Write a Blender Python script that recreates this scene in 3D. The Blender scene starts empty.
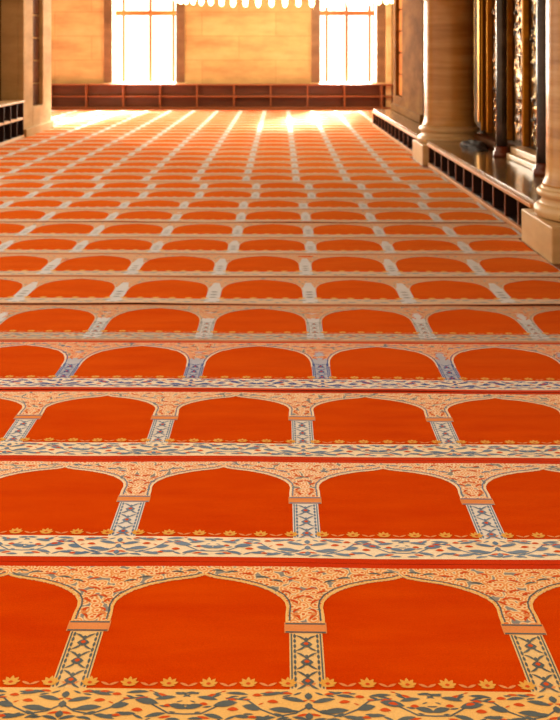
import bpy, bmesh, math, random
from mathutils import Vector, Matrix, noise

C = bpy.context.scene.collection
SC = bpy.context.scene
PI = math.pi

# ------------------------------------------------------------------ camera
H = 1.5; F = 950.0
cam = bpy.data.cameras.new('camera')
camo = bpy.data.objects.new('camera', cam)
C.objects.link(camo)
camo.location = (0, 0, H); camo.rotation_euler = (PI/2, 0, 0)
cam.sensor_width = 36; cam.sensor_fit = 'AUTO'
cam.lens = F/720*36
cam.shift_x = 12/720; cam.shift_y = -310/720
cam.clip_start = 0.05; cam.clip_end = 300
cam.dof.use_dof = True; cam.dof.focus_distance = 2.9; cam.dof.aperture_fstop = 6.3
SC.camera = camo

# ------------------------------------------------------------------ world, sun, exposure
SC.view_settings.view_transform = 'Standard'
SC.view_settings.look = 'None'
SC.view_settings.gamma = 1.0
SC.view_settings.use_curve_mapping = False
SC.view_settings.exposure = -0.08

world = bpy.data.worlds.new('sky'); SC.world = world; world.use_nodes = True
wt = world.node_tree; wt.nodes.clear()
wo = wt.nodes.new('ShaderNodeOutputWorld'); wb = wt.nodes.new('ShaderNodeBackground')
tc = wt.nodes.new('ShaderNodeTexCoord'); sep = wt.nodes.new('ShaderNodeSeparateXYZ')
rmp = wt.nodes.new('ShaderNodeValToRGB'); mr = wt.nodes.new('ShaderNodeMapRange')
mr.inputs[1].default_value = -1; mr.inputs[2].default_value = 1
wt.links.new(tc.outputs['Generated'], sep.inputs[0])
wt.links.new(sep.outputs['Y'], mr.inputs[0]); wt.links.new(mr.outputs[0], rmp.inputs[0])
e = rmp.color_ramp.elements
e[0].position = 0.0; e[0].color = (0.42, 0.26, 0.13, 1)
e[1].position = 1.0; e[1].color = (1.0, 0.93, 0.80, 1)
m_ = e.new(0.55); m_.color = (0.38, 0.30, 0.215, 1)
wb.inputs['Strength'].default_value = 3.2
wt.links.new(rmp.outputs[0], wb.inputs['Color']); wt.links.new(wb.outputs[0], wo.inputs[0])

sun = bpy.data.lights.new('sun', 'SUN'); sun.energy = 110; sun.angle = math.radians(11)
sun.color = (1.0, 0.94, 0.86)
suno = bpy.data.objects.new('sun', sun); C.objects.link(suno)
el = math.radians(36); az = math.radians(-14)       # travels towards -Y and a little -X
d = Vector((math.sin(az)*math.cos(el), -math.cos(az)*math.cos(el), -math.sin(el)))
suno.rotation_euler = d.to_track_quat('-Z', 'Y').to_euler()
suno.location = (5, 40, 20)

def window_light(x, y, z, w, h, power):
    l = bpy.data.lights.new('window_daylight', 'AREA'); l.shape = 'RECTANGLE'; l.size = w; l.size_y = h
    l.energy = power; l.color = (1.0, 0.90, 0.74)
    o = bpy.data.objects.new('window_daylight', l); C.objects.link(o)
    o.location = (x, y, z); o.rotation_euler = (math.radians(-90), 0, 0)   # faces -Y, into the hall
    return o
WL = 24.15+0.75
for (x, p) in ((-8.1, 1700), (-3.1, 1300), (2.02, 560)):
    window_light(x, WL, 2.9, 1.45, 4.4, p)

# ------------------------------------------------------------------ helpers
def lin(c):
    return tuple(((v/255)/12.92 if v/255 <= 0.04045 else ((v/255+0.055)/1.055)**2.4) for v in c) + (1,)

def tag(o, label=None, cat=None, group=None, kind=None):
    if label: o['label'] = label
    if cat: o['category'] = cat
    if group: o['group'] = group
    if kind: o['kind'] = kind
    return o

def empty(name, loc):
    o = bpy.data.objects.new(name, None); C.objects.link(o); o.location = loc
    o.empty_display_size = 0.1
    return o

def link(name, bm, mats, parent=None, smooth=False):
    me = bpy.data.meshes.new(name)
    bmesh.ops.recalc_face_normals(bm, faces=bm.faces)
    bm.to_mesh(me); bm.free()
    if not isinstance(mats, (list, tuple)): mats = [mats]
    for m in mats: me.materials.append(m)
    if smooth:
        for p in me.polygons: p.use_smooth = True
    o = bpy.data.objects.new(name, me); C.objects.link(o)
    if parent: o.parent = parent
    return o

def box(bm, x0, x1, y0, y1, z0, z1, bev=0.0):
    r = bmesh.ops.create_cube(bm, size=1)
    for v in r['verts']:
        v.co = Vector(((x0+x1)/2+v.co.x*(x1-x0), (y0+y1)/2+v.co.y*(y1-y0), (z0+z1)/2+v.co.z*(z1-z0)))
    if bev > 0:
        es = list({e for v in r['verts'] for e in v.link_edges})
        bmesh.ops.bevel(bm, geom=es, offset=bev, segments=2, affect='EDGES', profile=0.6)
    return bm

def bx(x0, x1, y0, y1, z0, z1, bev=0.0):
    return box(bmesh.new(), x0, x1, y0, y1, z0, z1, bev)

def lathe(bm, prof, cx=0, cy=0, n=40):
    rings = []
    for (r, z) in prof:
        rings.append([bm.verts.new((cx+r*math.cos(2*PI*i/n), cy+r*math.sin(2*PI*i/n), z)) for i in range(n)])
    for a, b in zip(rings, rings[1:]):
        for i in range(n):
            bm.faces.new((a[i], a[(i+1) % n], b[(i+1) % n], b[i]))
    bm.faces.new(rings[0][::-1]); bm.faces.new(rings[-1])
    return bm

def tube(bm, pts, r, n=8):
    prev = None
    for i, p in enumerate(pts):
        p = Vector(p)
        t = (Vector(pts[min(i+1, len(pts)-1)])-Vector(pts[max(i-1, 0)])).normalized()
        up = Vector((0, 0, 1)) if abs(t.z) < 0.9 else Vector((1, 0, 0))
        a = t.cross(up).normalized(); b = t.cross(a)
        ring = [bm.verts.new(p+a*r*math.cos(2*PI*k/n)+b*r*math.sin(2*PI*k/n)) for k in range(n)]
        if prev:
            for k in range(n): bm.faces.new((prev[k], prev[(k+1) % n], ring[(k+1) % n], ring[k]))
        prev = ring
    return bm

# ------------------------------------------------------------------ materials
class NT:
    def __init__(s, name):
        s.m = bpy.data.materials.new(name); s.m.use_nodes = True
        s.t = s.m.node_tree; s.b = s.t.nodes['Principled BSDF']
        s.tc = s.t.nodes.new('ShaderNodeTexCoord')
    def n(s, k, **kw):
        o = s.t.nodes.new(k)
        for a, v in kw.items(): setattr(o, a, v)
        return o
    def l(s, a, b): s.t.links.new(a, b)
    def coords(s, scale=(1, 1, 1), out='Object'):
        mp = s.n('ShaderNodeMapping'); mp.inputs['Scale'].default_value = scale
        if out == 'World':
            g = s.n('ShaderNodeNewGeometry'); s.l(g.outputs['Position'], mp.inputs[0])
        else: s.l(s.tc.outputs[out], mp.inputs[0])
        return mp.outputs[0]
    def noise(s, vec, scale, detail=4, rough=.55):
        o = s.n('ShaderNodeTexNoise'); o.inputs['Scale'].default_value = scale
        o.inputs['Detail'].default_value = detail; o.inputs['Roughness'].default_value = rough
        s.l(vec, o.inputs['Vector']); return o.outputs['Fac']
    def ramp(s, fac, stops):
        o = s.n('ShaderNodeValToRGB'); e = o.color_ramp.elements
        e[0].position, e[0].color = stops[0]; e[1].position, e[1].color = stops[-1]
        for p, c in stops[1:-1]:
            k = e.new(p); k.color = c
        s.l(fac, o.inputs[0]); return o.outputs[0]
    def mix(s, fac, a, b, mode='MIX'):
        o = s.n('ShaderNodeMix', data_type='RGBA', blend_type=mode)
        for sock, v in ((o.inputs[0], fac), (o.inputs[6], a), (o.inputs[7], b)):
            if hasattr(v, 'is_linked'): s.l(v, sock)
            else: sock.default_value = v
        return o.outputs[2]
    def bump(s, h, strength=.3, dist=.01):
        o = s.n('ShaderNodeBump'); o.inputs['Strength'].default_value = strength
        o.inputs['Distance'].default_value = dist
        s.l(h, o.inputs['Height']); s.l(o.outputs[0], s.b.inputs['Normal'])
    def col(s, c):
        if hasattr(c, 'is_linked'): s.l(c, s.b.inputs['Base Color'])
        else: s.b.inputs['Base Color'].default_value = c
    def rough(s, r, spec=.5, metal=0):
        s.b.inputs['Roughness'].default_value = r
        s.b.inputs['Specular IOR Level'].default_value = spec
        s.b.inputs['Metallic'].default_value = metal

def wool(name, c1, c2, sheen=.22, tint=(1, .80, .58, 1)):
    s = NT(name)
    w = s.coords(out='World', scale=(1.6, 7, 1))
    n1 = s.noise(w, 1.7, 3)
    w2 = s.coords(out='World')
    n2 = s.noise(w2, 260, 2, .7)
    base = s.ramp(n1, [(.3, lin(c1)), (.7, lin(c2))])
    base = s.mix(.22, base, s.ramp(n2, [(.3, (.25, .25, .25, 1)), (.7, (1, 1, 1, 1))]), 'MULTIPLY')
    s.col(base); s.rough(.95, 0)
    s.b.inputs['Sheen Weight'].default_value = sheen
    s.b.inputs['Sheen Roughness'].default_value = .3
    s.b.inputs['Sheen Tint'].default_value = tint
    s.bump(n2, .35, .004)
    return s.m

def arabesque(name, ground, ring, dot, scale=38, sheen=.22):
    """small scrolling all-over ornament of the spandrels"""
    s = NT(name)
    v = s.coords(out='World')
    wob = s.n('ShaderNodeTexNoise'); wob.inputs['Scale'].default_value = 30; s.l(v, wob.inputs['Vector'])
    add = s.n('ShaderNodeVectorMath', operation='MULTIPLY_ADD')
    s.l(wob.outputs['Color'], add.inputs[0]); add.inputs[1].default_value = (.02, .02, 0); s.l(v, add.inputs[2])
    vo = s.n('ShaderNodeTexVoronoi'); vo.inputs['Scale'].default_value = scale; vo.voronoi_dimensions = '2D'
    s.l(add.outputs[0], vo.inputs['Vector'])
    c = s.ramp(vo.outputs['Distance'], [(0, lin(dot)), (.15, lin(dot)), (.20, lin(ground)), (.33, lin(ground)),
                                       (.38, lin(ring)), (.50, lin(ring)), (.56, lin(ground)), (.66, lin(ground)), (.72, lin((140, 138, 134)))])
    n2 = s.noise(v, 260, 2, .7)
    c = s.mix(.2, c, s.ramp(n2, [(.3, (.3, .3, .3, 1)), (.7, (1, 1, 1, 1))]), 'MULTIPLY')
    s.col(c); s.rough(.95, 0)
    s.b.inputs['Sheen Weight'].default_value = sheen
    s.b.inputs['Sheen Roughness'].default_value = .3
    s.b.inputs['Sheen Tint'].default_value = (1, .80, .58, 1)
    s.bump(n2, .3, .003)
    return s.m

RED = wool('red_wool', (197, 52, 0), (209, 67, 0), .42, (1, .46, .07, 1))
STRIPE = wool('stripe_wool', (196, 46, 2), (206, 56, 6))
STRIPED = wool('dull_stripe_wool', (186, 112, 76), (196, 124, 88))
SALMON = wool('salmon_wool', (220, 136, 78), (228, 150, 92))
GOLDY = wool('gold_wool', (222, 160, 66), (230, 174, 86))
EDGESHADE = wool('edge_shade_backing', (52, 26, 18), (72, 38, 26), 0)  # backing darkened to paint the shadow line under lifted strip edges
REDDOT = wool('flower_red_wool', (205, 74, 30), (215, 90, 40))
CREAMS = {'gold': wool('gold_cream_wool', (236, 186, 108), (240, 196, 124)),
          'pale': wool('sheen_cream_wool', (244, 222, 188), (248, 230, 202)),  # near strip's cream made paler, grazing sheen put into the colour
          'white': wool('white_wool', (238, 224, 206), (244, 232, 216)),
          'grey': wool('grey_cream_wool', (208, 178, 150), (218, 190, 166))}
SLATES = {'gold': wool('slate_wool', (82, 92, 96), (104, 112, 112)),
          'pale': wool('lit_slate_wool', (94, 122, 156), (128, 148, 172)),  # slate turned bluer for the lit rows, light put into the colour
          'white': wool('deep_blue_wool', (48, 82, 158), (76, 104, 170)),
          'grey': wool('grey_blue_wool', (138, 148, 158), (158, 164, 170))}
SPAN = {'gold': arabesque('arabesque_gold', (240, 206, 158), (226, 148, 84), (216, 108, 48)),
        'pale': arabesque('arabesque_pale', (246, 220, 188), (230, 164, 114), (220, 124, 70)),
        'white': arabesque('arabesque_rose', (236, 200, 166), (222, 134, 92), (214, 104, 60)),
        'grey': arabesque('arabesque_grey', (216, 182, 150), (206, 140, 98), (200, 118, 78))}
PILL = {'gold': CREAMS['gold'], 'pale': wool('pillar_pale_wool', (226, 218, 210), (232, 226, 222)),
        'white': wool('pillar_blue_wool', (168, 176, 200), (190, 194, 210)),
        'grey': wool('pillar_grey_wool', (200, 204, 216), (214, 216, 222))}
PILL['gold'] = wool('pillar_gold_wool', (232, 190, 126), (236, 200, 140))

def stone(name, c1, c2, c3, vein=(1.2, 1.2, 7), rough=.35, course=None, bumpk=.15, spec=.5):
    s = NT(name)
    v = s.coords(scale=vein, out='World')
    n1 = s.noise(v, 1.1, 6, .62)
    base = s.ramp(n1, [(.28, lin(c1)), (.5, lin(c2)), (.72, lin(c3))])
    n2 = s.noise(s.coords(out='World'), 2.2, 5, .6)
    base = s.mix(.3, base, s.ramp(n2, [(.3, (.5, .45, .4, 1)), (.65, (1, 1, 1, 1))]), 'MULTIPLY')
    if course:
        g = s.n('ShaderNodeNewGeometry'); sp = s.n('ShaderNodeSeparateXYZ'); s.l(g.outputs['Position'], sp.inputs[0])
        cb = s.n('ShaderNodeCombineXYZ')
        ad = s.n('ShaderNodeMath', operation='ADD'); s.l(sp.outputs['X'], ad.inputs[0]); s.l(sp.outputs['Y'], ad.inputs[1])
        s.l(ad.outputs[0], cb.inputs[0]); s.l(sp.outputs['Z'], cb.inputs[1])
        br = s.n('ShaderNodeTexBrick'); br.inputs['Scale'].default_value = 1
        br.inputs['Brick Width'].default_value = course[0]; br.inputs['Row Height'].default_value = course[1]
        br.inputs['Mortar Size'].default_value = .012; br.inputs['Mortar Smooth'].default_value = .3
        br.inputs['Color1'].default_value = (1, 1, 1, 1); br.inputs['Color2'].default_value = (.90, .87, .83, 1)
        br.inputs['Mortar'].default_value = (.80, .72, .62, 1)
        s.l(cb.outputs[0], br.inputs['Vector'])
        base = s.mix(1, base, br.outputs['Color'], 'MULTIPLY')
    s.col(base); s.rough(rough, spec); s.bump(n1, bumpk, .01)
    return s.m

WALLST = stone('wall_stone', (174, 144, 96), (202, 174, 120), (214, 190, 138), (.6, .6, 2.4), .6, (1.9, .62))
PIERM = stone('pier_marble', (158, 128, 84), (180, 150, 102), (196, 166, 118), (.8, .8, 3), .9, spec=.08)
MARBLE = stone('pale_marble', (194, 160, 112), (220, 192, 144), (232, 208, 166), (.8, .8, 3), .35)
COLMAR = stone('column_marble', (164, 114, 56), (206, 160, 92), (226, 188, 122), (.5, .5, 6), .25)
JAMB = stone('jamb_marble', (92, 66, 42), (118, 88, 60), (138, 108, 78), (1, 1, 3), .5)
PIERLIT = stone('lit_pier_marble', (150, 84, 30), (186, 116, 48), (206, 140, 66), (1, 1, 3), .8, spec=.1)  # warmer tone paints the lit strip on the far pier's panel
BROWNW = stone('warm_brown_marble', (92, 62, 28), (116, 82, 40), (138, 102, 54), (1, 1, 3), .9, spec=.05)
BROWN = stone('brown_marble', (66, 40, 20), (90, 56, 30), (112, 74, 42), (1, 1, 3), .9, spec=.05)
PLAT = stone('platform_marble', (112, 88, 56), (138, 112, 76), (158, 132, 94), (1.5, 1.5, 1.5), .14, bumpk=.03)
PORPH = stone('porphyry', (34, 28, 30), (54, 44, 46), (86, 74, 72), (3, 3, 3), .12, bumpk=.03)
REDST = stone('red_marble', (86, 34, 20), (110, 48, 28), (130, 66, 40), (4, 4, 4), .25)
DARKW = stone('dark_screen', (52, 36, 14), (84, 60, 24), (116, 84, 36), (2, 2, 2), .8, spec=.15)

def wood(name, c1, c2, rough=.45):
    s = NT(name)
    v = s.coords(scale=(.6, .6, 9), out='World')
    n1 = s.noise(v, 3, 5, .6)
    s.col(s.ramp(n1, [(.3, lin(c1)), (.7, lin(c2))])); s.rough(rough, .4); s.bump(n1, .1, .004)
    return s.m
WOOD = wood('brown_wood', (80, 36, 16), (104, 50, 24))
WOODM = wood('mid_wood', (124, 64, 32), (146, 80, 42))
WOODL = wood('light_wood', (190, 126, 60), (214, 152, 80))
WOODSHADE = wood('cell_shade_wood', (28, 10, 6), (40, 16, 9))  # near-black tone paints the shade inside the rack cells
WOODP = wood('pale_wood', (206, 168, 120), (222, 188, 142))

def metal(name, c, rough):
    s = NT(name); n1 = s.noise(s.coords(out='World'), 30, 3)
    s.col(s.mix(n1, lin(c), lin(tuple(v*.75 for v in c)))); s.rough(rough, .5, 1.0); s.bump(n1, .2, .004)
    return s.m
GOLD = metal('gold_leaf', (226, 164, 62), .28)
GOLDB = metal('bright_gold', (250, 214, 140), .22)
IRON = metal('lamp_iron', (120, 86, 40), .4)
FRAME = wood('window_frame_wood', (130, 78, 36), (150, 94, 48))

def gilt(name, c):
    s = NT(name); n1 = s.noise(s.coords(out='World'), 26, 4, .7)
    s.col(s.ramp(n1, [(.48, lin((30, 18, 8))), (.64, lin(c))])); s.rough(.25, .5, .9); s.bump(n1, .5, .01)
    return s.m
GILT = gilt('worn_gilt', (214, 150, 60)); GILTB = gilt('worn_bright_gilt', (250, 216, 150))
s = NT('window_glass')
tr = s.n('ShaderNodeBsdfTransparent'); gl = s.n('ShaderNodeBsdfGlossy'); gl.inputs['Roughness'].default_value = .02
fr = s.n('ShaderNodeFresnel'); fr.inputs[0].default_value = 1.25
mx = s.n('ShaderNodeMixShader'); s.l(fr.outputs[0], mx.inputs[0]); s.l(tr.outputs[0], mx.inputs[1]); s.l(gl.outputs[0], mx.inputs[2])
s.l(mx.outputs[0], s.t.nodes['Material Output'].inputs[0]); GLASS = s.m
s = NT('lamp_glow'); s.col(lin((255, 230, 180)))
s.b.inputs['Emission Color'].default_value = (1, .74, .38, 1); s.b.inputs['Emission Strength'].default_value = 14; GLOW = s.m
s = NT('dark_cloth'); n1 = s.noise(s.coords(), 14, 4); s.col(s.ramp(n1, [(.3, lin((26, 24, 26))), (.7, lin((60, 58, 62)))])); s.rough(.8); CLOTH = s.m

# ------------------------------------------------------------------ the setting
YB = 24.15+0.35            # face of the far wall (the rack stands in front of it)
o = link('floor', bx(-9.5, 8.0, -1.5, YB+.1, -.25, -.0130), stone('floor_stone', (120, 60, 34), (138, 72, 42), (150, 84, 50)))
tag(o, kind='structure')

wins = [(-8.85, -7.35), (-4.0, -2.37), (1.34, 2.79)]
winz0, winz1 = .66, 5.2
bm = bmesh.new()
xs = -9.5
for (a, b) in wins:
    box(bm, xs, a, YB, YB+.8, 0, 24)
    box(bm, a, b, YB, YB+.8, 0, winz0)
    box(bm, a, b, YB, YB+.8, winz1, 24)
    xs = b
box(bm, xs, 8.0, YB, YB+.8, 0, 24)
tag(link('wall_back', bm, WALLST), kind='structure')
for i, (a, b) in enumerate(wins):
    w = empty('window_%d' % (i+1), ((a+b)/2, YB+.5, winz0)); tag(w, kind='structure')
    def wl(name, x0, x1, y0, y1, z0, z1, m, bev=.0):
        return link(name, bx(x0-(a+b)/2, x1-(a+b)/2, y0-YB-.5, y1-YB-.5, z0-winz0, z1-winz0, bev), m, w)
    m_ = (a+b)/2+(.10 if a < 0 else 0)
    f = wl('mullion', m_-.035, m_+.035, YB+.42, YB+.53, winz0, winz1, FRAME, .006)
    wl('mullion', a+.17, a+.235, YB+.47, YB+.53, winz0, winz1, FRAME, .006)
    wl('mullion', b-.15, b-.085, YB+.47, YB+.53, winz0, winz1, FRAME, .006)
    wl('transom', a, b, YB+.465, YB+.535, 2.41, 2.53, FRAME, .006)
    wl('transom', a, b, YB+.465, YB+.535, 3.82, 3.9, FRAME, .006)
    wl('pane', a, b, YB+.495, YB+.505, winz0, winz1, GLASS)
    # marble jambs standing proud of the wall at both sides
    for (q0, q1) in ((a-.22, a+.0), (b-.0, b+.22)):
        wl('jamb', q0, q1, YB-.07, YB-.002, winz0-.02, winz1+.3, JAMB, .008)
    wl('sill', a-.25, b+.25, YB-.10, YB+.3, winz0-.05, winz0-.001, MARBLE, .008)
# flat pilaster next to the right window
tag(link('trim_1', bx(3.02, 3.16, YB-.16, YB-.002, 0, 8, .01), MARBLE), kind='structure')

# right hand side: raised platform, wall behind, far pier
PX = 2.1; PZ = .31
plat = bmesh.new()
box(plat, PX+.34, 5.2, 2.5, 19.0, -.0130, PZ-.03)
box(plat, PX+.0, 5.2, 2.5, 6.68, PZ-.03, PZ, .006)
box(plat, PX+.0, 5.2, 6.68, 7.51, PZ-.03, PZ)
box(plat, PX+.0, 5.2, 7.51, 12.41, PZ-.03, PZ, .006)
box(plat, PX+.0, 5.2, 12.41, 13.29, PZ-.03, PZ)
box(plat, PX+.0, 5.2, 13.29, 19.05, PZ-.03, PZ, .006)
tag(link('trim_platform', plat, PLAT), kind='structure')
tag(link('wall_right', bx(2.9, 3.3, 2.5, 15.3, PZ, 2.89), DARKW), kind='structure')

def pier(name, x0, x1, y0, y1, z0, z1, rec, side, label, mat, front):
    """pier with a tall sunk panel in the face turned to the nave; rec = (y0, y1, z0)"""
    t = empty(name, ((x0+x1)/2, (y0+y1)/2, z0)); tag(t, label, 'pier')
    ox, oy, oz = t.location
    bm = bmesh.new()
    core0, core1 = (x0, x1-.10) if side > 0 else (x0+.10, x1)
    skin0, skin1 = (x1-.10, x1) if side > 0 else (x0, x0+.10)
    def b_(m, *a, bev=0): box(m, a[0]-ox, a[1]-ox, a[2]-oy, a[3]-oy, a[4]-oz, a[5]-oz, bev)
    b_(bm, core0, core1, y0, y1, z0, z1)
    b_(bm, skin0, skin1, y0, rec[0], z0, z1, bev=.012)
    b_(bm, skin0, skin1, rec[1], y1, z0, z1, bev=.012)
    b_(bm, skin0, skin1, rec[0], rec[1], z0, rec[2])
    link('shaft', bm, mat, t)
    pm = bmesh.new()
    p0, p1 = (core1, core1+.03) if side > 0 else (core0-.03, core0)
    z = rec[2]
    while z < min(z1-.42, 7):
        b_(pm, p0, p1, rec[0], rec[1], z+.012, z+.40, bev=.01); z += .42
    link('sunk_panel', pm, front, t)
    fm = bmesh.new()
    s0, s1 = (x1, x1+.05) if side > 0 else (x0-.05, x0)
    b_(fm, s0, s1, y0, y1, z0, z0+.14, bev=.015)
    link('foot_moulding', fm, mat, t)
    return t

pier('marble_pier', 2.5, 5.2, 15.35, 19.0, PZ, 2.89, (17.75, 18.65, PZ+.30), -1,
     'broad brown marble pier at the far end of the raised platform', BROWNW, PIERLIT)
pier('marble_pier', -5.3, -4.23, 16.45, 18.55, -.0130, 9, (17.1, 17.86, .47), 1,
     'pale marble pier with a sunk brown panel beside the left shoe rack', PIERM, BROWN)
tag(link('wall_left', bx(-5.3, -4.62, 13.15, 16.44, 0, 9), BROWN), kind='structure')
# unseen roof slab, added to shade the right side of the hall
tag(link('shade_roof_right', bx(0.3, 8, 4.4, 17.9, 2.9, 3.2), WALLST), kind='structure')

# ------------------------------------------------------------------ columns on plinths
def column(cx, cy, half, r, label):
    t = empty('marble_column', (cx, cy, 0)); tag(t, label, 'column')
    link('plinth', bx(-half, half, -half, half, -.0130, .25, .012), MARBLE, t)
    prof = [(.0, .25), (half*.95, .252), (half*.98, .262)]
    def arc(rc, zc, a, n=8):
        return [(rc+a*math.cos(th), zc+a*math.sin(th)) for th in [(-PI/2+PI*i/n) for i in range(n+1)]]
    prof = [(half*.80, .25)] + arc(half*.88, .305, .052) + [(half*.88, .362), (half*.86, .385), (half*.87, .405)]
    prof += arc(half*.88, .437, .030) + [(half*.87, .472), (half*.85, .49)]
    link('base', lathe(bmesh.new(), prof), MARBLE, t, True)
    prof = [(half*.85, .49), (half*.84, .505), (r*1.02, .55), (r, .62), (r, 2), (r*.985, 2.6)]
    link('shaft', lathe(bmesh.new(), prof, n=64), COLMAR, t, True)
    link('capital', bx(-half, half, -half, half, 2.6, 2.89, .03), MARBLE, t)
    return t
column(2.405, 7.10, .405, .315, 'thick veined marble column on square plinth, nearest on the right edge')
column(2.45, 12.85, .43, .335, 'round veined marble column on square plinth, further back halfway along the platform')

# ------------------------------------------------------------------ shoe racks
DV = [None]
def rack_x(name, y0, y1, step, z1, rows, face, depth, side, label, first=None, mats=(WOODSHADE, WOODL, WOODM)):
    """rack running along Y; side=+1: opening looks to -X"""
    t = empty(name, (face, (y0+y1)/2, 0)); tag(t, label, 'shoe rack')
    oy = (y0+y1)/2; sg = side
    def b_(m, xa, xb, ya, yb, za, zb, bev=.004):
        xa, xb = sorted((xa*sg, xb*sg)); return box(m, xa, xb, ya-oy, yb-oy, za, zb, bev)
    link('back_panel', b_(bmesh.new(), depth-.02, depth, y0, y1, -.0130, z1-.03), mats[0], t)
    link('bottom_board', b_(bmesh.new(), .012, depth-.021, y0, y1, -.0130, .032), mats[0], t)
    link('bottom_rail', b_(bmesh.new(), -.02, .0115, y0, y1, -.0130, .030), mats[1], t)
    link('top_board', b_(bmesh.new(), -.025, depth if rows > 1 else .03, y0, y1, z1-.032, z1+(.001 if rows == 1 else 0), .006), mats[1] if rows == 1 else WOODP, t)
    for r in range(1, rows):
        z = .035+(z1-.065)*r/rows
        link('shelf', b_(bmesh.new(), 0, depth-.021, y0, y1, z-.02, z+.02), WOODP, t)
    n = max(1, round((y1-y0)/step))
    for i in range(n+1):
        y = y0+.012+(y1-y0-.024)*i/n
        DV[0] = link('divider', b_(bmesh.new(), .005, depth-.021, y-.010, y+.010, .033, z1-.033, .002), mats[0], t)
        dv = DV[0]
        link('edge_strip', b_(bmesh.new(), -.004, .0045, y-.012, y+.012, .033, z1-.033, .002), mats[2], dv)
    return t
rack_x('shoe_rack', 7.52, 12.405, .46, PZ-.031, 1, PX, .32, 1,
       'long low shoe rack of dark cells between the two column plinths')
rack_x('shoe_rack', 13.295, 19.0, .46, PZ-.031, 1, PX, .32, 1,
       'low shoe rack of dark cells running on beyond the further column plinth')
rack_x('shoe_rack', 13.2, 16.43, .41, .63, 2, -4.23, .36, -1,
       'two-tier dark shoe rack with pale boards at the left edge before the pier', mats=(WOODSHADE, WOODP, WOODSHADE))

# far wall rack, two tiers, runs along X
t = empty('shoe_rack', (-1.0, YB, 0)); tag(t, 'long two-tier brown shoe rack running under the windows along the far wall', 'shoe rack')
x0, x1 = -9.4+1.0, 5.2+1.0
link('back_panel', bx(x0, x1, -.10, -.075, -.0130, .60), WOOD, t)
link('bottom_board', bx(x0, x1, -.35, -.101, -.0130, .045, .004), WOODM, t)
link('shelf', bx(x0, x1, -.35, -.101, .30, .335, .004), WOODM, t)
link('top_board', bx(x0, x1, -.365, -.101, .60, .635, .006), WOODM, t)
k = -9.35+1.0
while k < x1-.03:
    for (za, zb) in ((.046, .299), (.336, .599)):
        link('divider', bx(k, k+.04, -.35, -.101, za, zb, .003), WOODM, t)
    k += .94

# ------------------------------------------------------------------ gilded screen between the columns
t = empty('gilded_screen', (2.86, 10.6, PZ)); tag(t, 'dark gilded screen with vertical gold bars behind the platform', 'screen')
def gs(name, x0, x1, y0, y1, z0, z1, m, bev=.006, sm=False):
    return link(name, bx(x0-2.86, x1-2.86, y0-10.6, y1-10.6, z0-PZ, z1-PZ, bev), m, t, sm)
gs('backing_panel', 2.84, 2.899, 8.3, 12.38, PZ+.002, 2.89, DARKW)
for (y, w) in ((12.32, .04), (12.02, .06), (11.02, .07), (10.32, .05), (9.35, .04), (8.7, .06)):
    gs('gold_bar', 2.76, 2.838, y-w/2, y+w/2, PZ+.14, 2.88, GOLD, .012)
gs('base_step', 2.62, 2.838, 9.25, 10.45, PZ+.001, PZ+.06, MARBLE, .012)
gs('base_step', 2.67, 2.838, 9.22, 10.47, PZ+.061, PZ+.13, MARBLE, .012)
gs('base_step', 2.68, 2.838, 10.85, 12.38, PZ+.001, PZ+.10, BROWN, .012)
rnd = random.Random(4)
for (ya, yb, mt) in ((10.44, 10.92, GILT), (9.55, 10.22, GILTB), (11.30, 11.95, GILT)):
    bm = bmesh.new()
    ny, nz = int((yb-ya)/.016), int(2.42/.022)
    g = []
    for b in range(nz+1):
        row = []
        for a in range(ny+1):
            y = ya+(yb-ya)*a/ny; z = PZ+.16+2.42*b/nz
            q = Vector((y*13, z*9, 2)); d1 = noise.voronoi(q)[0]
            hgt = max(0, .55-d1[0])*.07+.012*noise.noise(q*2.3)
            edge = min(1, min(a, ny-a, b, nz-b)/2)
            row.append(bm.verts.new((2.838-2.86-max(0, hgt)*edge, y-10.6, z-PZ)))
        g.append(row)
    for b in range(nz):
        for a in range(ny): bm.faces.new((g[b][a], g[b][a+1], g[b+1][a+1], g[b+1][a]))
    link('carved_ornament', bm, mt, t, True)

tag(link('trim_2', bx(2.86, 2.899, 12.9, 12.98, .52, 2.88, .01), GOLD), kind='structure')
def slim(cx, cy, r, label):
    t = empty('slim_column', (cx, cy, PZ)); tag(t, label, 'column')
    link('base', lathe(bmesh.new(), [(r*1.45, .001), (r*1.5, .02), (r*1.5, .06), (r*1.2, .075), (r*1.25, .10), (r*1.05, .12)], n=24), REDST, t, True)
    link('shaft', lathe(bmesh.new(), [(r*1.02, .12), (r, .3), (r, 2), (r*.95, 2.88-PZ)], n=32), PORPH, t, True)
slim(2.60, 10.58, .062, 'slim dark polished column on a red foot, midway along the platform')
slim(2.62, 9.02, .070, 'slim dark polished column on a red foot, beside the nearest thick column')

# rumpled dark cloth lying on the platform
bm = bmesh.new(); r = bmesh.ops.create_icosphere(bm, subdivisions=4, radius=1)
for v in bm.verts:
    n_ = noise.noise(v.co*1.7+Vector((3, 1, 0)))*.35+noise.noise(v.co*4)*.12
    c = v.co*(1+n_); v.co = Vector((c.x*.13, c.y*.40, max(0, c.z+.15)*.07))
o = link('folded_cloth', bm, CLOTH, None, True); o.location = (2.52, 11.6, PZ+.001)
tag(o, 'dark rumpled cloth lying on the platform near the further column', 'cloth')

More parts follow.
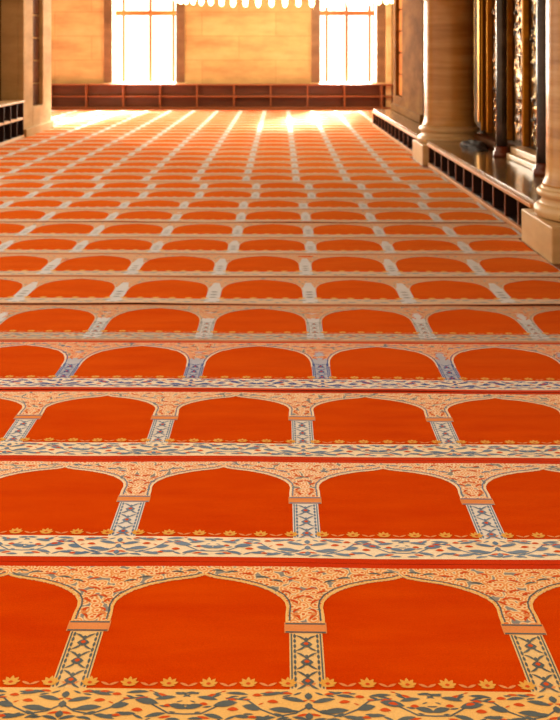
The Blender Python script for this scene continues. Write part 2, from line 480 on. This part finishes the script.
# ------------------------------------------------------------------ chandelier
def chandelier(cx, cy, z, R):
    t = empty('chandelier', (cx, cy, z)); tag(t, 'wide ring chandelier of glowing glass cups hanging in front of the far wall', 'chandelier')
    def ring(r, zz, tr):
        bm = bmesh.new(); n = 72
        tube(bm, [(r*math.cos(2*PI*i/n), r*math.sin(2*PI*i/n), zz) for i in range(n+1)], tr); return bm
    link('ring', ring(R, .34, .022), IRON, t, True)
    link('ring', ring(R*.62, .52, .018), IRON, t, True)
    bm = bmesh.new()
    for k in range(8):
        a = 2*PI*k/8
        tube(bm, [(R*math.cos(a), R*math.sin(a), .34), (R*.62*math.cos(a), R*.62*math.sin(a), .52), (0, 0, .9)], .012)
    link('spokes', bm, IRON, t)
    link('rod', tube(bmesh.new(), [(0, 0, .85), (0, 0, 21)], .015), IRON, t)
    cup = None
    rg = random.Random(3)
    for rad, n, z0 in ((R, 46, .0), (R*.62, 24, .17)):
        for i in range(n):
            a = 2*PI*(i+.5)/n
            if cup is None:
                bm = lathe(bmesh.new(), [(.018, 0), (.045, .03), (.062, .09), (.058, .15), (.07, .20)], n=14)
                cup = link('lamp_glass', bm, GLOW, t, True); c = cup
                st = link('cup_wire', tube(bmesh.new(), [(0, 0, .2), (0, 0, .34)], .006, 5), IRON, cup)
            else:
                c = cup.copy(); C.objects.link(c); c.parent = t
                s2 = st.copy(); C.objects.link(s2); s2.parent = c
            c.location = (rad*math.cos(a), rad*math.sin(a), z0+rg.uniform(-.02, .0))
    l = bpy.data.lights.new('chandelier_light', 'POINT'); l.energy = 300; l.color = (1, .72, .40); l.shadow_soft_size = 1.2
    lo = bpy.data.objects.new('chandelier_light', l); C.objects.link(lo); lo.location = (cx, cy, z-.15)
chandelier((287-268)/950*20.5, 20.5, 1.5+48/950*20.5, 2.38)

# ------------------------------------------------------------------ prayer carpet strips
ROT = -0.0137; ROWY = {}
def zwave(x, y, row):
    a = .004
    lift = {5: .010, 3: .004, 6: .004, 9: .006}.get(row, 0)
    if lift: lift *= math.exp(-max(0, y-ROWY[row])/.05)*max(.1, .6+1.1*noise.noise(Vector((x*1.1, row*1.7, 0))))
    return lift+a*(noise.noise(Vector((x*1.3, y*3.1, .7)))+.6*noise.noise(Vector((x*3.1+5, y*5.3, 1.9)))) + a*.9

# boundary of the niche: distance from the pillar axis -> height v
NB = [(.0515, .405), (.0515, .436), (.049, .470), (.053, .495), (.066, .523), (.095, .553), (.135, .578),
      (.185, .599), (.244, .614), (.268, .622), (.2825, .632)]
def nb_v(a, half, tab=NB, st=3):
    a = a*.2825/half if a > .135 else a
    if a <= tab[st][0]: return None
    for (a0, v0), (a1, v1) in zip(tab[st:], tab[st+1:]):
        if a <= a1: return v0+(v1-v0)*(a-a0)/max(1e-6, a1-a0)
    return tab[-1][1]

NBW = [(.0440, .31), (.0455, .37), (.050, .415), (.058, .455), (.075, .497), (.11, .545), (.16, .583), (.22, .609), (.262, .621), (.2825, .628)]

class Strip:
    def __init__(s, row, D, p, xl, xr, T=.008):
        s.row, s.D, s.p, s.xl, s.xr, s.T = row, D, p, xl, xr, T
        s.V = []; s.Fc = []; s.M = []; s.k = p/.701
    def pt(s, u, v, layer):
        v = v*s.k
        x = min(s.xr, max(s.xl, u))
        s.V.append((x, v, s.T+layer*.0007+zwave(x, s.D+v, s.row))); return len(s.V)-1
    def face(s, ids, m):
        s.Fc.append(ids); s.M.append(m)
    def poly(s, pts, layer, m):
        if max(p[0] for p in pts) < s.xl or min(p[0] for p in pts) > s.xr: return
        s.face([s.pt(u, v, layer) for u, v in pts], m)
    def patch(s, fn, nu, nv, layer, m):
        g = [[s.pt(*fn(i/nu, j/nv), layer) for i in range(nu+1)] for j in range(nv+1)]
        for j in range(nv):
            for i in range(nu): s.face([g[j][i], g[j][i+1], g[j+1][i+1], g[j+1][i]], m)
    def rect(s, u0, u1, v0, v1, layer, m, du=.08, dv=.07):
        u0 = max(u0, s.xl); u1 = min(u1, s.xr)
        if u1 <= u0: return
        s.patch(lambda a, b: (u0+(u1-u0)*a, v0+(v1-v0)*b), max(1, math.ceil((u1-u0)/du)), max(1, math.ceil((v1-v0)/dv)), layer, m)
    def leaf(s, u, v, L, W, ang, m, layer=3, bend=0.0, n=5):
        ca, sa = math.cos(ang), math.sin(ang); up = []; dn = []
        for i in range(n+1):
            q = i/n; x = (q-.5)*L; w = W*.5*math.sin(PI*q)**.8; yc = bend*(1-(2*q-1)**2)
            up.append((x, yc+w)); dn.append((x, yc-w))
        pts = dn + up[1:-1][::-1]
        s.poly([(u+x*ca-y*sa, v+x*sa+y*ca) for x, y in pts], layer, m)
    def line(s, pts, w, layer, m):
        for (a, b) in zip(pts, pts[1:]):
            dx, dy = b[0]-a[0], b[1]-a[1]; L = math.hypot(dx, dy) or 1
            nx, ny = -dy/L*w/2, dx/L*w/2; ex, ey = dx/L*w*.3, dy/L*w*.3
            s.poly([(a[0]+nx-ex, a[1]+ny-ey), (b[0]+nx+ex, b[1]+ny+ey), (b[0]-nx+ex, b[1]-ny+ey), (a[0]-nx-ex, a[1]-ny-ey)], layer, m)

# material slots
mRED, mSTR, mCRM, mSLT, mSPN, mPIL, mSAL, mGLD, mDOT, mSHD = range(10)

def make_strip(row, D, p, ref, w, xl, xr, scheme, label, detail):
    ROWY[row] = D
    s = Strip(row, D, p, xl, xr)
    # slab: top grid + sides
    nu = int((xr-xl)/(.032 if row < 8 else .09)); nv = 22 if row < 8 else 8
    vmax = .701
    g = [[s.pt(xl+(xr-xl)*i/nu, vmax*j/nv, 0) for i in range(nu+1)] for j in range(nv+1)]
    for j in range(nv):
        for i in range(nu): s.face([g[j][i], g[j][i+1], g[j+1][i+1], g[j+1][i]], mRED)
    per = [g[0][i] for i in range(nu+1)]+[g[j][nu] for j in range(1, nv+1)]+[g[nv][i] for i in range(nu-1, -1, -1)]+[g[j][0] for j in range(nv-1, 0, -1)]
    bot = []
    for i in per:
        x, y, z = s.V[i]; s.V.append((x, y, .0004+max(0, z-.014)*.8)); bot.append(len(s.V)-1)
    for a in range(len(per)):
        b = (a+1) % len(per); s.face([per[a], bot[a], bot[b], per[b]], mSHD)
    h = w/2
    # red line along the near edge, floral border
    s.rect(xl, xr, .0, .026, .6, mSTR)
    s.rect(xl, xr, .026, .143, 1, mCRM, dv=.06)
    s.rect(xl, xr, .676, .701, .6, mSTR if detail else mSTR)
    k0 = math.floor((xl-ref)/w); k1 = math.ceil((xr-ref)/w)
    rg = random.Random(11)
    for k in range(k0, k1+1):
        c = ref+k*w
        if c < xl-h or c > xr+h: continue
        # pillar, capital, spandrel
        if detail: s.rect(c-.0425, c+.0425, .143, .366, 1, mPIL)
        else: s.rect(c-.0425, c+.0425, .143, .366, 1, mPIL, .09, .12)
        wide = row >= 3
        tab, st = (NBW, 2) if wide else (NB, 3)
        if wide:
            s.patch(lambda a, b: (c+(2*a-1)*(.044+.006*b**2), .34+(.415-.34)*b), 2, 2, 1, mPIL)
            s.patch(lambda a, b: (c+(2*a-1)*(.036-.018*b), .41+.13*b), 2, 3, 1.5, mPIL)
            if row > 3: s.rect(c-.046, c+.046, .05, .146, 1.5, mPIL)
        else:
            s.rect(c-.055, c+.055, .362, .408, 1.4, mSAL)
            s.patch(lambda a, b: (c+(2*a-1)*(.0515-.003*b), .405+(.495-.405)*b), 2, 2, 1, mSPN)
        nc = 22 if detail else 12
        def sp(a, b):
            u = (2*a-1)*h; vb = nb_v(abs(u), h, tab, st) or (.415 if wide else .495)
            return (c+u, vb+(.678-vb)*b)
        s.patch(sp, nc*2, 2, 1, mSPN)
        # double outline of the niche
        for sg in (-1, 1):
            pts = [(c+sg*(a if a <= .135 else a*h/.2825), v) for a, v in tab]
            s.line([(x-sg*.003, v+.004) for x, v in pts], .0065, 1.7, mCRM)
            if detail:
                s.line([(x-sg*.011, v+.011) for x, v in pts], .0045, 2.1, mSLT)
        if not detail:
            for q in (.18, .245, .31): s.leaf(c, q, .05, .030, 0, mSLT, 2)
            u = -h
            for i in range(6):
                s.leaf(c+h+(i-2.5)*w/6, .160, .05, .034, 0, mGLD if row < 10 else mCRM, 1.6, 0, 4)
                s.leaf(c+(i-2.5)*w/6, .085+.02*(-1)**i, .062, .026, .25*(-1)**i, mSLT, 2, 0, 4)
                s.leaf(c+(i-2.0)*w/6, .082-.03*(-1)**i, .04, .020, -.3*(-1)**i, mSLT, 2, 0, 4)
            continue
        if not wide:
          for v in (.366, .402): s.rect(c-.052, c+.052, v-.003, v+.003, 2, mSLT)
        for sg in (-1, 1):      # pillar edging
            s.rect(c+sg*.037-.002, c+sg*.037+.002, .146, .360, 1.6, mSLT)
            for q in range(10): s.leaf(c+sg*.029, .158+q*.0212, .020, .007, PI/2, mSLT, 2)
        for q in range(3):      # medallions in the pillar
            v = .170+q*.072
            s.leaf(c, v, .032, .026, 0, mSLT, 2.2)
            s.leaf(c, v+.002, .014, .012, 0, mDOT, 2.8)
            s.leaf(c, v+.020, .018, .012, PI/2, mSLT, 2.4)
            for sg in (-1, 1):
                s.leaf(c+sg*.014, v+.026, .034, .0065, sg*.75, mSLT, 2.5, .003)
                s.leaf(c+sg*.014, v-.016, .034, .0065, -sg*.75, mSLT, 2.5, -.003)
        # ornaments in the spandrel foot
        for sg in (-1, 1):
            for (du, dv, L, a) in ((.022, .43, .03, .9), (.022, .458, .026, -.8), (.03, .50, .034, .7), (.012, .52, .03, -.5),
                                   (.05, .545, .035, .5), (.02, .56, .04, .3), (.075, .60, .04, .3), (.03, .61, .04, -.4),
                                   (.115, .618, .045, .2), (.16, .635, .04, .15), (.205, .645, .04, -.15), (.245, .652, .04, .1), (.05, .645, .03, .4), (.10, .655, .03, -.2)):
                s.leaf(c+sg*du, dv, L, .008, sg*a, mDOT if (du*1000) % 2 < 1 else mSLT, 2.2, .005)
            s.leaf(c+sg*.024, .445, .016, .014, 0, mSAL, 2.4)
        # palmettes along the foot of the niche
        for i in range(6):
            u = c+h+(i-2.5)*w/6
            if abs(i-2.5) > 2.4 and False: continue
            v = .150
            for a_, L in ((0, .036), (.6, .034), (-.6, .034), (1.15, .030), (-1.15, .030)):
                L *= .85; s.leaf(u+math.sin(a_)*L*.45, v+.008+math.cos(a_)*L*.45, L, .011, PI/2-a_, mGLD, 1.9+abs(a_)*.3)
            s.leaf(u, v+.005, .034, .009, 0, mGLD, 2.6)
            s.leaf(u, v+.012, .012, .010, 0, mDOT, 3)
            u2 = u+w/12
            for sg in (-1, 1): s.leaf(u2+sg*.010, v+.010, .026, .008, sg*.5, mSAL, 1.6)
        # floral border: vine, leaves, blossoms; mirrored about the pillar and the niche centre
        for sg in (-1, 1):
            def P(u, v): return (c+sg*u, v)
            vine = [(0.0, .085), (.03, .062), (.07, .052), (.11, .075), (.14, .105), (.175, .112), (.21, .085), (.245, .060), (h, .058)]
            s.line([P(*q) for q in vine], .0045, 1.6, mSLT)
            for (u, v, L, W, a, m) in (
                (.035, .104, .062, .020, .25, mSLT), (.060, .070, .070, .026, .15, mSLT), (.100, .046, .060, .018, -.25, mSLT),
                (.085, .122, .050, .014, -.15, mSLT), (.130, .083, .050, .028, .3, mSLT), (.150, .052, .048, .016, .1, mSLT),
                (.165, .126, .060, .014, .1, mSLT), (.190, .094, .064, .030, -.2, mSLT), (.215, .050, .055, .018, .3, mSLT),
                (.232, .112, .056, .018, .2, mSLT), (.262, .078, .050, .024, -.3, mSLT), (.268, .128, .036, .012, .1, mSLT), (.255, .040, .04, .012, 0, mSLT),
                (.020, .040, .045, .014, .3, mSLT), (.060, .040, .036, .012, -.3, mSLT),
                (.082, .096, .030, .016, .1, mDOT), (.118, .118, .026, .014, 0, mDOT), (.172, .070, .030, .018, 0, mDOT),
                (.192, .094, .026, .014, -.2, mDOT), (.240, .088, .024, .014, 0, mDOT), (.048, .128, .028, .010, .1, mDOT), (.128, .045, .024, .012, 0, mDOT)):
                jit = rg.uniform(-.004, .004)
                s.leaf(c+sg*u*h/.28, v+jit, L*.9, W*.72, sg*a, m, 2+rg.random()*.8, .002)
        rb = random.Random(5)
        for q in range(34):
            u, v = rb.uniform(.01, h), rb.uniform(.034, .136); a = rb.uniform(-.5, .5); L = rb.uniform(.014, .032); m = mDOT if q % 4 == 0 else mSLT
            for sg in (-1, 1): s.leaf(c+sg*u, v, L, L*.26, sg*a, m, 1.7)
        for q in range(3): s.leaf(c, .050+q*.034, .024, .018, PI/2, mSLT, 2.9)
    me = bpy.data.meshes.new('prayer_carpet')
    me.from_pydata(s.V, [], s.Fc)
    for m in (RED, STRIPE if row < 4 else STRIPED, CREAMS[scheme], SLATES[scheme], SPAN[scheme], PILL[scheme], SALMON, GOLDY, REDDOT, EDGESHADE): me.materials.append(m)
    me.polygons.foreach_set('material_index', s.M)
    me.update()
    o = bpy.data.objects.new('prayer_carpet', me); C.objects.link(o)
    o.location = (0, D, -.0130); o.rotation_euler = (0, 0, ROT)
    tag(o, label, 'carpet', 'carpet strips of arches')
    return o

# measured rows: near edge distance, reference pillar (x px, y px), spacing
rows = [(2.086, (308, 688), .564), (2.783, (307, 537), .572), (3.484, (303, 442), .559), (4.185, (322, 378), .5945),
        (4.886, (315, 333), .586), (5.587, (310, 299), .588), (6.288, (306, 272), .589), (6.989, (311, 250), .586),
        (7.600, (308.5, 234), .584), (8.264, (306, 219.5), .581), (8.930, (303.5, 207), .577), (9.545, (312, 197), .580), (10.18, (309, 188), .577)]
y = 10.18+.64
while y < 23.5:
    rows.append((y, None, .582)); y += .64
ordn = ['first', 'second', 'third', 'fourth', 'fifth', 'sixth', 'seventh', 'eighth', 'ninth', 'tenth', 'eleventh', 'twelfth',
        'thirteenth', 'fourteenth', 'fifteenth', 'sixteenth', 'seventeenth']
N = len(rows)
extra = {0: 'golden-bordered carpet strip of red arches, first and largest at the bottom of the photo',
         1: 'cream-bordered carpet strip of red arches, second strip from the bottom of the photo',
         3: 'carpet strip of red arches with a vivid blue and white border, fourth from the bottom',
         4: 'grey-bordered carpet strip of red arches, next behind the blue-bordered strip',
         6: 'carpet strip of red arches ending beside the nearest column plinth, seventh from the bottom'}
for i, (D, ref, w) in enumerate(rows):
    nxt = rows[i+1][0] if i+1 < N else D+.64
    p = nxt-D-.002
    if ref:
        X = 1.5*(ref[0]-268)/(ref[1]-50)
        X -= .0137*.143
    else:
        X = .0137*D+.177
    far_end = D+.7 > 18.6
    xl, xr = -4.20, 2.065
    if D < 16.3: xl = -4.58 if D+p < 13.1 else -4.17
    if (6.0 < D+p and D < 7.6) or (12.35 < D+p and D < 13.35): xr = 1.985
    if 16.3 <= D <= 18.6: xl = -4.16
    if D > 18.60: xl = -9.3
    if D > 19.10: xr = 6.5
    scheme = 'gold' if i == 0 else 'pale' if i < 3 else 'white' if i == 3 else 'grey'
    lab = extra.get(i) or ('pale-bordered carpet strip of red arches, %s strip from the bottom of the photo' % ordn[i] if i < 17
                           else 'window-lit carpet strip of red arches, %s strip counted from the far wall' % ordn[N-1-i])
    make_strip(i, D, p, X, w, xl, xr, scheme, lab, i < 5)
